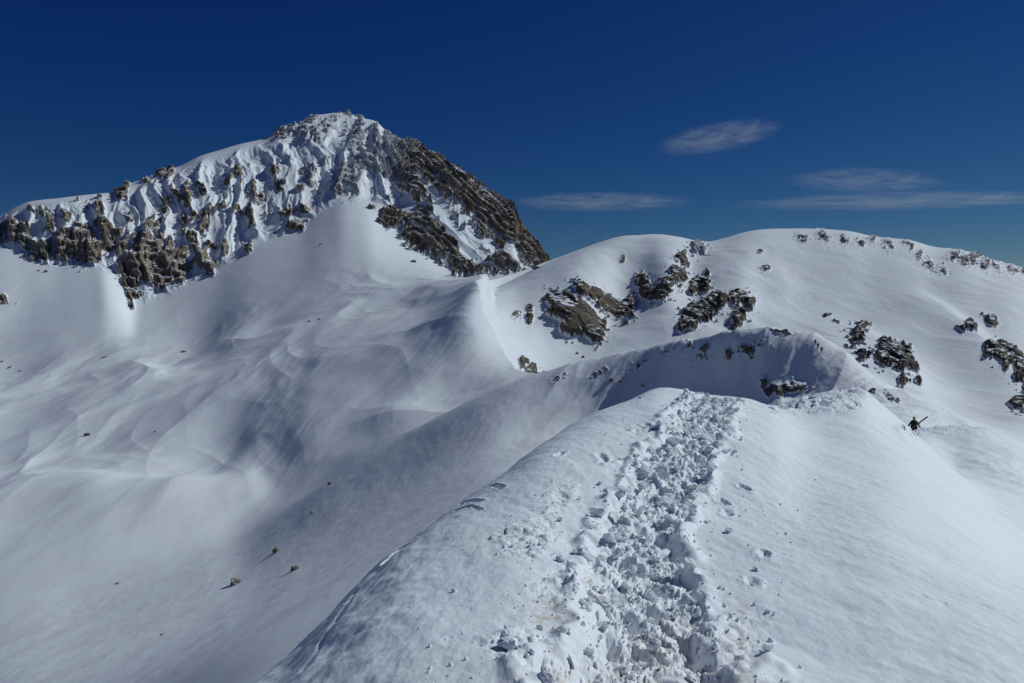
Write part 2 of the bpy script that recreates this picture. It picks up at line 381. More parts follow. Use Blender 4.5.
CRAGS = {
 'slab': dict(items=[(556,300,10,14,0,.95),(564,304,12,16,0,1.05),(577,310,16,12,50,1.25),(590,324,16,11,50,1.25),(573,325,12,10,30,1.0),(582,287,13,5,35,1),(596,294,12,6,38,1),(610,305,13,9,35,1),(622,312,9,8,35,.9),(628,303,7,7,0,1),(632,316,3,3,0,1),(590,302,14,1.6,45,-.9)],
     label='large dark brown rock slab with stepped rocks beside it in the snow bowl'),
 'wall': dict(items=[(642,280,8,8,0,.9),(650,290,14,8,0,1.1),(665,287,8,9),(677,277,10,9),(660,296,10,5),(683,261,8,6,40,.9),(697,250,10,8,0,.8)],
     label='dark rock wall with a dusted upper end under the dip of the far snowy ridge'),
 'knob': dict(items=[(700,285,11,9,-20,1),(706,276,4,4,0,.9),(694,292,6,5,0,.9)],
     label='small dark rock knob casting a pointed shadow left, above the long rock band'),
 'band': dict(items=[(697,314,16,11,-30,1.1),(719,303,14,8,0,1.1),(738,300,13,7,0,1),(738,322,8,9,0,1),(689,326,11,6,-20,1.1),(750,306,6,6,0,1),(728,312,9,6,-30,-.6)],
     label='long dark rock band partly hidden by the shaded spur in the middle'),
 'tooth': dict(items=[(887,352,8,10,0,1.1),(893,358,12,12,30,1.2),(904,366,12,9,40,1.15),(882,362,7,8,0,.9),(860,330,12,7,-30,.75),(857,340,7,6,0,.75),(862,358,7,7,40,.8),(903,389,5,2.5,0,1.2),(918,389,3,2,0,1.2),(905,344,7,2.5,30,.7)],
     label='dark triangular crag on the right slope above the saddle where the skier stands'),
 'edge': dict(items=[(970,332,6,7,0,.9),(962,336,4,4,0,.8),(990,321,5,10,-38,.95),(992,358,10,8,30,1.1),(1003,366,10,6,40,1.05),(1010,352,14,5,35,1),(1022,374,9,14,-10,1.1),(1017,404,6,5,20,1),(1028,395,8,8,0,.9)],
     label='broken rocks running down the snow slope at the right edge of the view'),
 'lip_top': dict(items=[(516,307,4,4,0,.85),(530,309,4,10,0,1.0)],
     label='small upper rocks left of the big slab, high in the sunlit side of the bowl'),
 'lip': dict(items=[(524,352,5,7,20,.9),(532,362,8,7,40,1.05),(518,362,5,5,0,.9),(541,366,4,3,0,1)],
     label='small rocks poking out under the sunlit lip of the snow plateau'),
}
crag(CRAGS['slab']['items'], 'hollow', 'shelf', 6.0, 19, 201, .66, .6, .6)
crag(CRAGS['wall']['items'], 'hollow', 'shelf', 4.6, 15, 221, .66)
crag(CRAGS['knob']['items'], 'hollow', 'shelf', 4.6, 14, 241, .66)
crag(CRAGS['band']['items'], 'hollow', 'shelf', 4.8, 15, 261, .66)
crag(CRAGS['tooth']['items'], 'hollow', 'shelf', 4.2, 12, 281, .66)
crag(CRAGS['edge']['items'], 'hollow', 'shelf', 3.6, 12, 301, .66)
crag(CRAGS['lip']['items'], 'hollow', 'shelf', 3.0, 8, 321)
crag(CRAGS['lip_top']['items'], 'hollow', 'shelf', 3.0, 9, 325)
# thin rocks scattered along the far ridge top
RT = [(761,252,3,5),(766,270,3,5),(828,315,7,2,10),(838,322,4,2,30),(622,258,3,5)]
crag([(a[0],a[1],a[2],a[3],(a[4] if len(a)>4 else 35),.82) for a in RT], 'rolls', 'shelf', 2.5, 8, 341, .72)
RT = [(803,239,6,4),(823,237,8,5),(845,240,7,4),(861,243,6,5),(872,240,6,3),(888,245,7,4),(909,246,7,4),(920,256,6,5),(930,265,7,4),(943,271,6,4),(955,256,6,6),(964,259,6,6),(975,259,7,6),(985,264,6,5),(996,266,7,5),(1012,269,7,4),(1024,271,6,3)]
crag([(a[0],a[1],a[2],a[3],40,.74) for a in RT], 'plateau', 'shelf', 3.2, 6, 347, .62)
s = rows_of('plateau', 'shelf')
s = rows_of('plateau', 'shelf')
RIME[s] = np.maximum(RIME[s], .15 * sstep(780, 800, PX[s]) * sstep(285, 275, PY[s]))
RIME[s] = np.maximum(RIME[s], .6 * np.exp(-(((PX[s] - 700) / 14) ** 2 + ((PY[s] - 250) / 14) ** 2)))
# the rocks of the shaded spur
crag([(774,392,11,5,10,1.1),(796,388,15,4,-5,1.1),(764,385,3,7,0,1)], 'saddle', 'spur', 1.1, 3, 361, .7)
crag([(729,356,4,6,30,.9),(747,351,9,5,0,.85),(781,330,9,2.5,0,1),(703,350,4,3,0,.8),(690,346,3,3,0,.8),(600,373,12,3,-30,.62),(640,362,14,3,-25,.62),(668,352,8,3,-20,.66),(700,358,10,4,0,.6),(760,345,12,3,20,.6),(560,378,10,2.5,-30,.55),(890,398,6,3,30,.9),(872,392,5,3,0,.8)], 'saddle', 'spur', .8, 2.5, 381, .7)
print('crags', time.time() - T0)

# sharp wind lip of the plateau above the bowl (bright edge seen between the plateau and the bowl)
sl_ = rows_of('hollow', 'shelf')
LP = [(520, 268), (498, 272), (484, 280), (478, 292), (482, 310), (490, 334), (500, 356), (511, 374), (522, 388)]
LW = [hit(a, b, 'rolls', 'foot')[:2] for a, b in LP[:-1]]
LW.append((LW[-1][0] * 2.2 - LW[-3][0] * 1.2, LW[-1][1] * 2.2 - LW[-3][1] * 1.2)); LW.append((LW[-1][0] * 2 - LW[-2][0], LW[-1][1] * 2 - LW[-2][1] - 30))
xs, ys = X[sl_], Y[sl_]
best = np.full(xs.shape, 1e9, np.float32); sd = np.zeros(xs.shape, np.float32); tt = np.zeros(xs.shape, np.float32)
for k in range(len(LW) - 1):
    ax, ay = LW[k]; bx, by = LW[k+1]; dx, dy = bx - ax, by - ay
    t = np.clip(((xs-ax)*dx + (ys-ay)*dy) / (dx*dx + dy*dy), 0, 1)
    qx = xs - ax - t*dx; qy = ys - ay - t*dy; cr_ = dx*qy - dy*qx; d = np.sqrt(qx*qx + qy*qy) - .002 * np.abs(cr_) / math.hypot(dx, dy); m = d < best
    best = np.where(m, d, best); sd = np.where(m, np.sign(cr_), sd); tt = np.where(m, (k + t) / (len(LW) - 1), tt)
wob = 3.5 * fbm(xs / 22, ys / 22, 3, 451)
sg = best * np.where(sd > 0, 1, -1) + wob       # positive on the bowl side
fade_ = sstep(0, .30, tt) * sstep(0, 70, ys - np.exp(KL[NAMES.index('hollow')])[None].astype(np.float32))
Z[sl_] += fade_ * np.where(sg < 0, 8.0 * np.exp(sg / 42), 8.0 - 23 * sstep(-6, 15, sg) + 23 * .198) * np.where(sg > 15, np.exp(-(sg - 15) / 50), 1)
del xs, ys, best, sd, tt, wob, sg, fade_

# shaded spur: gullies and small humps
s = rows_of('saddle', 'hollow'); d = Y[s]
m = sstep(70, 140, d)
m = m * sstep(2, 40, np.exp(KL[NAMES.index('hollow')])[None].astype(np.float32) - d)
Z[s] += m * (1.5 * ridged((X[s] - .8 * Y[s]) / 24, (Y[s] + .5 * X[s]) / 60, 3, 401) * sstep(480, 640, PX[s]) + .16 * fbm(X[s] / 16, Y[s] / 20, 3, 411) + .22 * ridged((X[s] - .9 * Y[s]) / 9, (Y[s] + .7 * X[s]) / 16, 4, 421, .6) * sstep(560, 700, PX[s]) + .05 * ridged((X[s] - .3 * Y[s]) / 4, (Y[s] + .3 * X[s]) / 7, 3, 431, .6))

# ------------------------------------------------------------------ foreground snow
s = rows_of('start', 'saddle')
xs, ys = X[s], Y[s]
near = sstep(60, 30, ys)
# trodden trench
TR = [(655, 760, .95), (652, 683, .82), (642, 620, .72), (640, 570, .66), (650, 520, .62), (668, 475, .62), (688, 445, .66), (700, 420, .70), (710, 405, .66), (722, 399, .6)]
TP = []
for (a, b, w) in TR:
    q = hit(a, b, 'start', 'hump'); TP.append((q[0], q[1], w * .62))
TP[0] = (TP[1][0] * .93, 2.2, .6)
TP.insert(0, (0.1, .6, .6))
def near_line(xs, ys, P):
    best = np.full(xs.shape, 1e9, np.float32)
    for k in range(len(P) - 1):
        ax, ay, aw = P[k]; bx, by, bw = P[k+1]
        dx, dy = bx-ax, by-ay; l2 = dx*dx + dy*dy
        t = np.clip(((xs-ax)*dx + (ys-ay)*dy) / l2, 0, 1)
        d = np.hypot(xs-ax-t*dx, ys-ay-t*dy) / (aw + (bw-aw)*t)
        best = np.minimum(best, d)
    return best
td = near_line(xs, ys, TP)
edge = td * 1.06 + .30 * fbm(xs / .45, ys / .6, 3, 501) + .28 * perlin(xs / 1.1, ys / 1.3, 503)
TM = sstep(1.12, .72, edge) * (1 - .75 * sstep(10.5, 16.5, ys))
# broken snow around the trench, on the left flank, and on the second hump
def blob(px, py, rx, ry, an=0):
    dx = PX[s] - px; dy = PY[s] - py; a = math.radians(an)
    p = dx*math.cos(a) + dy*math.sin(a); q = -dx*math.sin(a) + dy*math.cos(a)
    return np.exp(-((p/rx)**2 + (q/ry)**2))
bn = fbm(xs / .7, ys / .9, 3, 511)
BR = np.zeros_like(xs)
for it in [(560,500,50,16,-50),(525,545,50,22,-30),(560,590,38,30,0),(520,650,40,26,0),(740,640,46,50,0),(640,430,30,8,0),(610,462,18,7,0),(820,403,36,6,-10),(700,420,46,12,0),
           (850,400,20,10,0)]:
    BR = np.maximum(BR, blob(*it))
BR = sstep(.35, .95, BR + .55 * bn) * (1 - TM)
I, J = np.nonzero((TM + BR > .01) & (ys < 40))
bx, by = xs[I, J], ys[I, J]
tm, br = TM[I, J], BR[I, J]
w1 = worley(bx / .17 + .35 * perlin(bx/.2, by/.2, 3), by / .17 + .35 * perlin(bx/.2, by/.2, 4), 521)
w2 = worley(bx / .07, by / .07, 531)
w3 = worley(bx / .032, by / .032, 535)
def lump(w, r=.72):
    return np.sqrt(np.clip(1 - (w[0] / r) ** 2, 0, 1)) * (.35 + .9 * w[2]) - .5
hole = 0
for _ in range(34):
    k_ = random.randrange(1, len(TP) - 1); t_ = random.random(); o_ = random.gauss(0, .45)
    hx = TP[k_][0] * (1 - t_) + TP[k_+1][0] * t_ + o_ * TP[k_][2]; hy = TP[k_][1] * (1 - t_) + TP[k_+1][1] * t_
    hole = hole + np.exp(-(((bx - hx) / .075) ** 2 + ((by - hy) / .14) ** 2) ** 1.5)
dz = tm * (-.10 * np.minimum(hole, 1) - .05 + .035 * lump(w1) + .05 * facet(bx, by, .15, .17, 523) + .022 * facet(bx, by, .06, .06, 525) + .012 * lump(w2) + .006 * lump(w3) + .055 * fbm(bx / .45, by / .45, 2, 541))
dz += br * (.016 * lump(w2) + .006 * lump(w3) + .018 * fbm(bx / .2, by / .2, 2, 543) + .035 * np.clip(lump(w1), 0, 1))
Zs = Z[s]; Zs[I, J] += dz
# thrown-up rim of the trench
Zs += near * .05 * np.exp(-((edge - 1.2) / .22) ** 2) * (1 + fbm(xs / .25, ys / .25, 2, 551))
# wind-packed skin of the snow: long low sastrugi and grain
Zs += near * (.05 * fbm(xs / 2.2, ys / 3.0, 2, 561) + .012 * fbm((xs + .5*ys) / .55, (ys - .5 * xs) / 1.6, 3, 571) + .004 * fbm(xs / .11, ys / .16, 3, 581))
Zs += sstep(12, 30, ys) * (.10 * fbm(xs / 3, ys / 4, 3, 591) + .06 * ridged(xs / 1.4, ys / 1.4, 3, 593) * sstep(60, 30, ys))
for (a, b, rx_, ry_) in ((815, 402, 34, 8), (850, 396, 16, 12), (800, 407, 30, 5), (945, 430, 40, 5), (905, 428, 14, 10)):
    Zs += blob(a, b, rx_, ry_) * (.09 * facet(xs, ys, .45, .7, 613) + .05 * facet(xs, ys, .2, .3, 617))
# the hard left flank is rougher
left = sstep(470, 380, PX[s] + .35 * (PY[s] - 600)) * near
Zs += left * (.02 * fbm(xs / .35, ys / .5, 3, 601))
# grooves cut by a ski along the left edge and short slits further up
def groove(pts, w, dep):
    P_ = [hit(a, b, 'start', 'hump')[:2] + (w,) for a, b in pts]
    m_ = (PX[s] > min(p[0] for p in pts) - 30) & (PX[s] < max(p[0] for p in pts) + 30) & (ys < 30)
    I_, J_ = np.nonzero(m_)
    d_ = near_line(xs[I_, J_], ys[I_, J_], P_)
    d_ = d_ + .5 * fbm(xs[I_, J_] / .1, ys[I_, J_] / .1, 2, 611)
    Zs[I_, J_] += -dep * np.exp(-(d_ ** 2)) + dep * .15 * np.exp(-((d_ - 1.9) / .6) ** 2)
groove([(304, 668), (318, 650), (333, 628), (350, 604)], .03, .012)
groove([(328, 622), (345, 606), (356, 594)], .02, .012)
groove([(385, 566), (400, 553), (414, 545)], .03, .05)
groove([(455, 510), (468, 506), (481, 510)], .02, .03)
groove([(462, 503), (472, 500), (482, 501)], .03, .04)
groove([(482, 489), (492, 486), (502, 489)], .03, .05)
groove([(600, 456), (608, 462), (618, 460)], .05, .05)
# footprints beside the trench
for k, (a, b) in enumerate([(722,500),(728,512),(764,556),(752,582),(745,488),(716,440),(560,455)]):
    q = hit(a, b, 'start', 'hump')
    an_ = random.uniform(-.6, .6); ca, sa = math.cos(an_), math.sin(an_)
    ii, jj = np.nonzero((np.abs(xs - q[0]) < .5) & (np.abs(ys - q[1]) < .6))
    ax_ = xs[ii, jj] - q[0]; ay_ = ys[ii, jj] - q[1]
    dd = np.hypot((ax_ * ca + ay_ * sa) / .05, (-ax_ * sa + ay_ * ca) / .10) + .5 * fbm(ax_ / .08 + k * 9, ay_ / .08, 2, 621)
    Zs[ii, jj] += -.035 * sstep(1.3, .4, dd) + .010 * np.exp(-((dd - 1.6) / .4) ** 2)
TMASK = np.zeros(E.shape, np.float32); TMASK[s] = np.maximum(TM, .6 * BR)
DUST = np.zeros(E.shape, np.float32)
for it in [(548,618,30,18),(560,612,14,8),(650,650,60,40),(742,640,14,40),(580,700,60,40),(720,680,40,30),(590,585,14,10)]:
    DUST[s] = np.maximum(DUST[s], blob(*it))
del w1, w2, w3, td, edge, bn, TM, BR, bx, by, dz
print('fore', time.time() - T0)

# ------------------------------------------------------------------ rock by steepness: ledges keep their snow
def slope_nz(sl):
    xs, ys, zs = X[sl].astype(np.float64), Y[sl].astype(np.float64), Z[sl].astype(np.float64)
    xi = np.gradient(xs, axis=0); yi = np.gradient(ys, axis=0); zi = np.gradient(zs, axis=0)
    xj = np.gradient(xs, axis=1); zj = np.gradient(zs, axis=1); yj = np.gradient(ys, axis=1)
    nx = yi*zj - zi*yj; ny = zi*xj - xi*zj; nz = xi*yj - yi*xj
    l = np.sqrt(nx*nx + ny*ny + nz*nz) + 1e-12
    return np.abs(nz / l).astype(np.float32)
s = rows_of('saddle', 'beyond')
nzv = slope_nz(s)
farm = sstep(1230, 1280, Y[s])
ROCK[s] = ROCK[s] * sstep(.99 - .09 * farm, .87 - .11 * farm, nzv + .08 * perlin(X[s] / 5, Y[s] / 5, 77))
del nzv

# ------------------------------------------------------------------ materials
def nodes_of(name):
    m = bpy.data.materials.new(name); m.use_nodes = True
    nt = m.node_tree; nt.nodes.clear()
    out = nt.nodes.new('ShaderNodeOutputMaterial'); b = nt.nodes.new('ShaderNodeBsdfPrincipled')
    nt.links.new(b.outputs[0], out.inputs[0])
    return m, nt, b
def nd(nt, t, **kw):
    n = nt.nodes.new(t)
    for k, v in kw.items():
        if hasattr(n, k): setattr(n, k, v)
        else: n.inputs[k].default_value = v
    return n
def noise(nt, co, scale, detail=3, rough=.55, dist=0.0):
    n = nd(nt, 'ShaderNodeTexNoise'); n.inputs['Scale'].default_value = scale; n.inputs['Detail'].default_value = detail
    n.inputs['Roughness'].default_value = rough; n.inputs['Distortion'].default_value = dist
    nt.links.new(co, n.inputs['Vector']); return n.outputs[0]
def mathn(nt, op, a, b=None, c=None):
    n = nd(nt, 'ShaderNodeMath'); n.operation = op
    for i, v in enumerate((a, b, c)):
        if v is None: continue
        if isinstance(v, (int, float)): n.inputs[i].default_value = v
        else: nt.links.new(v, n.inputs[i])
    return n.outputs[0]
def maprange(nt, v, a, b, c=0.0, d=1.0):
    n = nd(nt, 'ShaderNodeMapRange'); n.interpolation_type = 'SMOOTHSTEP'
    nt.links.new(v, n.inputs[0])
    for i, q in enumerate((a, b, c, d)): n.inputs[i + 1].default_value = q
    return n.outputs[0]
def mix(nt, f, a, b):
    n = nd(nt, 'ShaderNodeMix'); n.data_type = 'RGBA'
    if isinstance(f, (int, float)): n.inputs[0].default_value = f
    else: nt.links.new(f, n.inputs[0])
    for i, v in ((6, a), (7, b)):
        if isinstance(v, tuple): n.inputs[i].default_value = v + (1,)
        else: nt.links.new(v, n.inputs[i])
    return n.outputs[2]
def mapping(nt, co, sc, rot=(0, 0, 0)):
    n = nd(nt, 'ShaderNodeMapping'); n.inputs['Scale'].default_value = sc; n.inputs['Rotation'].default_value = rot
    nt.links.new(co, n.inputs[0]); return n.outputs[0]
def bump(nt, h, strength, dist, prev=None):
    n = nd(nt, 'ShaderNodeBump'); n.inputs['Strength'].default_value = strength; n.inputs['Distance'].default_value = dist
    nt.links.new(h, n.inputs['Height'])
    if prev is not None: nt.links.new(prev, n.inputs['Normal'])
    return n.outputs[0]

SNOW = (.82, .88, .92)
DUSTY = (.66, .67, .64)

def snow_near():
    m, nt, b = nodes_of('snow_near')
    co = nd(nt, 'ShaderNodeTexCoord').outputs['Object']
    at = nd(nt, 'ShaderNodeAttribute'); at.attribute_name = 'dust'
    n1 = noise(nt, co, 1.3, 4); n2 = noise(nt, co, 14, 4, .6)
    f = mathn(nt, 'MULTIPLY', at.outputs['Fac'], maprange(nt, n2, .42, .68))
    c = mix(nt, f, SNOW, (.66, .58, .50))
    c = mix(nt, mathn(nt, 'MULTIPLY', maprange(nt, n1, .45, .75), .25), c, DUSTY)
    nt.links.new(c, b.inputs['Base Color'])
    b.inputs['Roughness'].default_value = .62
    b.inputs['Specular IOR Level'].default_value = .25
    g = bump(nt, noise(nt, co, 60, 4, .7), .5, .006)
    g = bump(nt, noise(nt, co, 9, 3, .6), .35, .02, g)
    st = mapping(nt, co, (1.6, .5, 1), (0, 0, math.radians(35)))
    g = bump(nt, noise(nt, st, 2.2, 4, .6), .35, .05, g)
    nt.links.new(g, b.inputs['Normal'])
    return m

OLD = (.77, .82, .86)
OLD_DUST = (.66, .67, .66)
def snow_rock(name, sc, rocksc, dusty=.25, k=1.0):
    """wind-packed snow with bare rock where the slope is too steep to hold it"""
    m, nt, b = nodes_of(name)
    co = nd(nt, 'ShaderNodeTexCoord').outputs['Object']
    ra = nd(nt, 'ShaderNodeAttribute'); ra.attribute_name = 'rock'
    ri = nd(nt, 'ShaderNodeAttribute'); ri.attribute_name = 'rime'
    # snow
    st = mapping(nt, co, (1.0, .7, 1.0), (0, 0, math.radians(28)))
    big = noise(nt, st, .018 / sc, 4, .6)
    fin = noise(nt, st, .12 / sc, 4, .6)
    sn = mix(nt, mathn(nt, 'MULTIPLY', maprange(nt, big, .42, .70), dusty), OLD, OLD_DUST)
    sn = mix(nt, mathn(nt, 'MULTIPLY', maprange(nt, fin, .50, .75), dusty * .6), sn, (.66, .69, .71))
    # rock
    rc = mapping(nt, co, (1.0, 1.0, .45))
    r1 = noise(nt, rc, .05 / rocksc, 5, .65, .4); r2 = noise(nt, rc, .35 / rocksc, 5, .7)
    rk = mix(nt, maprange(nt, r1, .38, .60), (.33 * k, .255 * k, .18 * k), (.15 * k, .125 * k, .10 * k))
    rk = mix(nt, maprange(nt, r2, .45, .75), rk, (.38 * k, .32 * k, .25 * k))
    rk = mix(nt, mathn(nt, 'MULTIPLY', maprange(nt, noise(nt, rc, .9 / rocksc, 3), .52, .6), .6), rk, (.09, .08, .07))
    rimef = mathn(nt, 'MULTIPLY', ri.outputs['Fac'], maprange(nt, noise(nt, rc, .22 / rocksc, 5, .7), .34, .60, .25, .85))
    rk = mix(nt, rimef, rk, (.74, .80, .85))
    # border
    nf = noise(nt, co, .30 / rocksc, 5, .72)
    v = mathn(nt, 'ADD', ra.outputs['Fac'], mathn(nt, 'MULTIPLY', mathn(nt, 'SUBTRACT', nf, .5), 1.1))
    f = maprange(nt, v, .46, .54)
    nt.links.new(mix(nt, f, sn, rk), b.inputs['Base Color'])
    nt.links.new(mathn(nt, 'MULTIPLY_ADD', f, .22, .68), b.inputs['Roughness'])
    b.inputs['Specular IOR Level'].default_value = .2
    g = bump(nt, noise(nt, mapping(nt, co, (1, .6, 1), (0, 0, .6)), .9 / sc, 6, .68), .17, .6 * sc)
    h = mathn(nt, 'MULTIPLY', f, noise(nt, rc, .30 / rocksc, 6, .75))
    g = bump(nt, h, .8, 2.6 * rocksc, g)
    nt.links.new(g, b.inputs['Normal'])
    return m

M_NEAR = snow_near()
M_MID = snow_rock('snow_and_rock_mid', .25, .18, .45, .7)
M_FARSNOW = snow_rock('snow_and_rock_far', 1.0, .55, .28, .46)
M_FAR = snow_rock('snow_and_rock_mountain', 1.4, 1.0, .20, .92)

# ------------------------------------------------------------------ meshes of the land
def grid_mesh(name, r0, r1, mat, keep=None):
    """quads between rows r0..r1 (inclusive rows); keep: boolean per face"""
    nr = r1 - r0 + 1
    co = np.empty((nr, NC, 3), np.float32)
    co[..., 0] = X[r0:r1+1]; co[..., 1] = Y[r0:r1+1]; co[..., 2] = Z[r0:r1+1]
    idx = np.arange(nr * NC, dtype=np.int32).reshape(nr, NC)
    q = np.stack([idx[:-1, :-1], idx[:-1, 1:], idx[1:, 1:], idx[1:, :-1]], -1)
    if keep is not None:
        q = q[keep]
    q = q.reshape(-1, 4)
    used = np.zeros(nr * NC, bool); used[q.ravel()] = True
    remap = np.cumsum(used).astype(np.int32) - 1
    q = remap[q]
    cs = co.reshape(-1, 3)[used]
    me = bpy.data.meshes.new(name)
    me.vertices.add(len(cs)); me.vertices.foreach_set('co', cs.ravel())
    me.loops.add(q.size); me.loops.foreach_set('vertex_index', q.ravel())
    me.polygons.add(len(q)); me.polygons.foreach_set('loop_start', np.arange(0, q.size, 4, dtype=np.int32))
    me.polygons.foreach_set('use_smooth', np.ones(len(q), bool))
    for an, arr in (('rock', ROCK), ('rime', RIME), ('dust', DUST)):
        v = arr[r0:r1+1].reshape(-1)[used]
        if v.max() > 0:
            a = me.attributes.new(an, 'FLOAT', 'POINT'); a.data.foreach_set('value', v)
    me.materials.append(mat)
    me.update(calc_edges=True)
    o = bpy.data.objects.new(name, me); COL.objects.link(o)
    return o

R = lambda n: ROW0[NAMES.index(n)]
def structure(o): o['kind'] = 'structure'; return o
structure(grid_mesh('snow_ridge', 0, R('saddle'), M_NEAR))
structure(grid_mesh('snow_spur', R('saddle'), R('hollow'), M_MID))

# the land from the hollow to the far rounded ridge; its named crags are cut out as things of their own
r0, r1 = R('hollow'), R('foot') - int(150 * Q)
sl = slice(r0, r1)
pxf = PX[r0:r1, :-1]; pyf = PY[r0:r1, :-1]; rkf = ROCK[r0:r1, :-1]
free = np.ones(pxf.shape, bool)
LIM = rows_of('hollow', 'shelf')
lim = np.zeros(pxf.shape, bool); lim[:LIM.stop - r0] = True
def tag(o, label, cat, group=None):
    if label: o['label'] = label
    if cat: o['category'] = cat
    if group: o['group'] = group
    return o
for key, c in CRAGS.items():
    f = np.zeros(pxf.shape, np.float32)
    f[:LIM.stop - r0] = field(LIM, c['items'])[:, :-1]
    k = free & lim & (f > .12) & (rkf > .35)
    # grow a face around
    g = k.copy()
    g[1:] |= k[:-1]; g[:-1] |= k[1:]; g[:, 1:] |= k[:, :-1]; g[:, :-1] |= k[:, 1:]
    k = g & free
    free &= ~k
    o = grid_mesh('rock_outcrop', r0, r1, M_FARSNOW, k)
    tag(o, c['label'], 'rock outcrop', 'dark rock outcrops in the snow of the bowl and right slope')
structure(grid_mesh('snow_slope', r0, r1, M_FARSNOW, free))
structure(grid_mesh('mountain', r1, NR - 1, M_FAR))
print('meshes', time.time() - T0)

# the land to the sides and behind the camera, coarse
def surround():
    n_a = 40
    a0 = math.atan2(1.0, U[0]); a1 = math.atan2(1.0, U[-1])      # left edge angle, right edge angle
    step = max(1, NR // 260)
    rows = list(range(0, NR, step))
    if rows[-1] != NR - 1: rows.append(NR - 1)
    rl = np.hypot(X[rows, 0], Y[rows, 0]); rr = np.hypot(X[rows, -1], Y[rows, -1])
    vs = []; 
    for k in range(n_a + 1):
        t = k / n_a; a = a0 + t * (2 * math.pi - (a0 - a1)); tt = t * t * (3 - 2 * t)
        rad = rl * (1 - tt) + rr * tt
        z = Z[rows, 0] * (1 - tt) + Z[rows, -1] * tt
        vs.append(np.stack([np.cos(a) * rad, np.sin(a) * rad, z], -1))
    V = np.array(vs); n = len(rows)
    faces = [(k*n+i, (k+1)*n+i, (k+1)*n+i+1, k*n+i+1) for k in range(n_a) for i in range(n - 1)]
    me = bpy.data.meshes.new('terrain'); me.from_pydata(V.reshape(-1, 3).tolist(), [], faces); me.materials.append(M_MID)
    me.flip_normals()
    for p in me.polygons: p.use_smooth = True
    me.update()
    o = bpy.data.objects.new('terrain', me); COL.objects.link(o); structure(o)
surround()

# ------------------------------------------------------------------ things
def simple(name, col, rough=.8, spec=.3):
    m, nt, b = nodes_of(name)
    b.inputs['Base Color'].default_value = col + (1,); b.inputs['Roughness'].default_value = rough
    b.inputs['Specular IOR Level'].default_value = spec
    return m, nt, b

def boulder_mat():
    m, nt, b = nodes_of('boulder_rock')
    co = nd(nt, 'ShaderNodeTexCoord').outputs['Object']
    ge = nd(nt, 'ShaderNodeNewGeometry'); sx = nd(nt, 'ShaderNodeSeparateXYZ'); nt.links.new(ge.outputs['Normal'], sx.inputs[0])
    n1 = noise(nt, co, 2.2, 5, .65); n2 = noise(nt, co, 9, 4, .7)
    c = mix(nt, maprange(nt, n1, .38, .62), (.20, .16, .12), (.09, .078, .065))
    c = mix(nt, maprange(nt, n2, .5, .7), c, (.28, .24, .19))
    v = mathn(nt, 'ADD', sx.outputs[2], mathn(nt, 'MULTIPLY', mathn(nt, 'SUBTRACT', n2, .5), 1.2))
    c = mix(nt, maprange(nt, v, .98, 1.1), c, SNOW)
    nt.links.new(c, b.inputs['Base Color']); b.inputs['Roughness'].default_value = .9
    nt.links.new(bump(nt, n2, .6, .15), b.inputs['Normal'])
    return m
M_BOULD = boulder_mat()

def chunk_mesh(name, seed, mat, sub=3, cuts=9, flat=.75, rough=.10, smooth_=False, lo=.5, hi=.85):
    """an angular lump: a ball cut by random planes and roughened"""
    r = random.Random(seed)
    bm = bmesh.new(); bmesh.ops.create_icosphere(bm, subdivisions=sub, radius=1)
    pl = []
    for _ in range(cuts):
        v = Vector((r.gauss(0, 1), r.gauss(0, 1), r.gauss(0, 1))).normalized(); pl.append((v, r.uniform(lo, hi)))
    from mathutils import noise as mn
    off = Vector((r.uniform(-9, 9), r.uniform(-9, 9), r.uniform(-9, 9)))
    for v in bm.verts:
        for n, d in pl:
            k = v.co.dot(n)
            if k > d: v.co -= n * (k - d)
        v.co *= 1 + rough * mn.fractal(v.co * 2.1 + off, 1.0, 2.0, 4)
        v.co.z *= flat
    me = bpy.data.meshes.new(name); bm.to_mesh(me); bm.free(); me.materials.append(mat)
    for p in me.polygons: p.use_smooth = smooth_
    return me

def put(px, py, a='start', b='end'):
    x, y, i, j = hit(px, py, a, b)
    return Vector((float(X[i, j]), float(Y[i, j]), float(Z[i, j]))), i, j

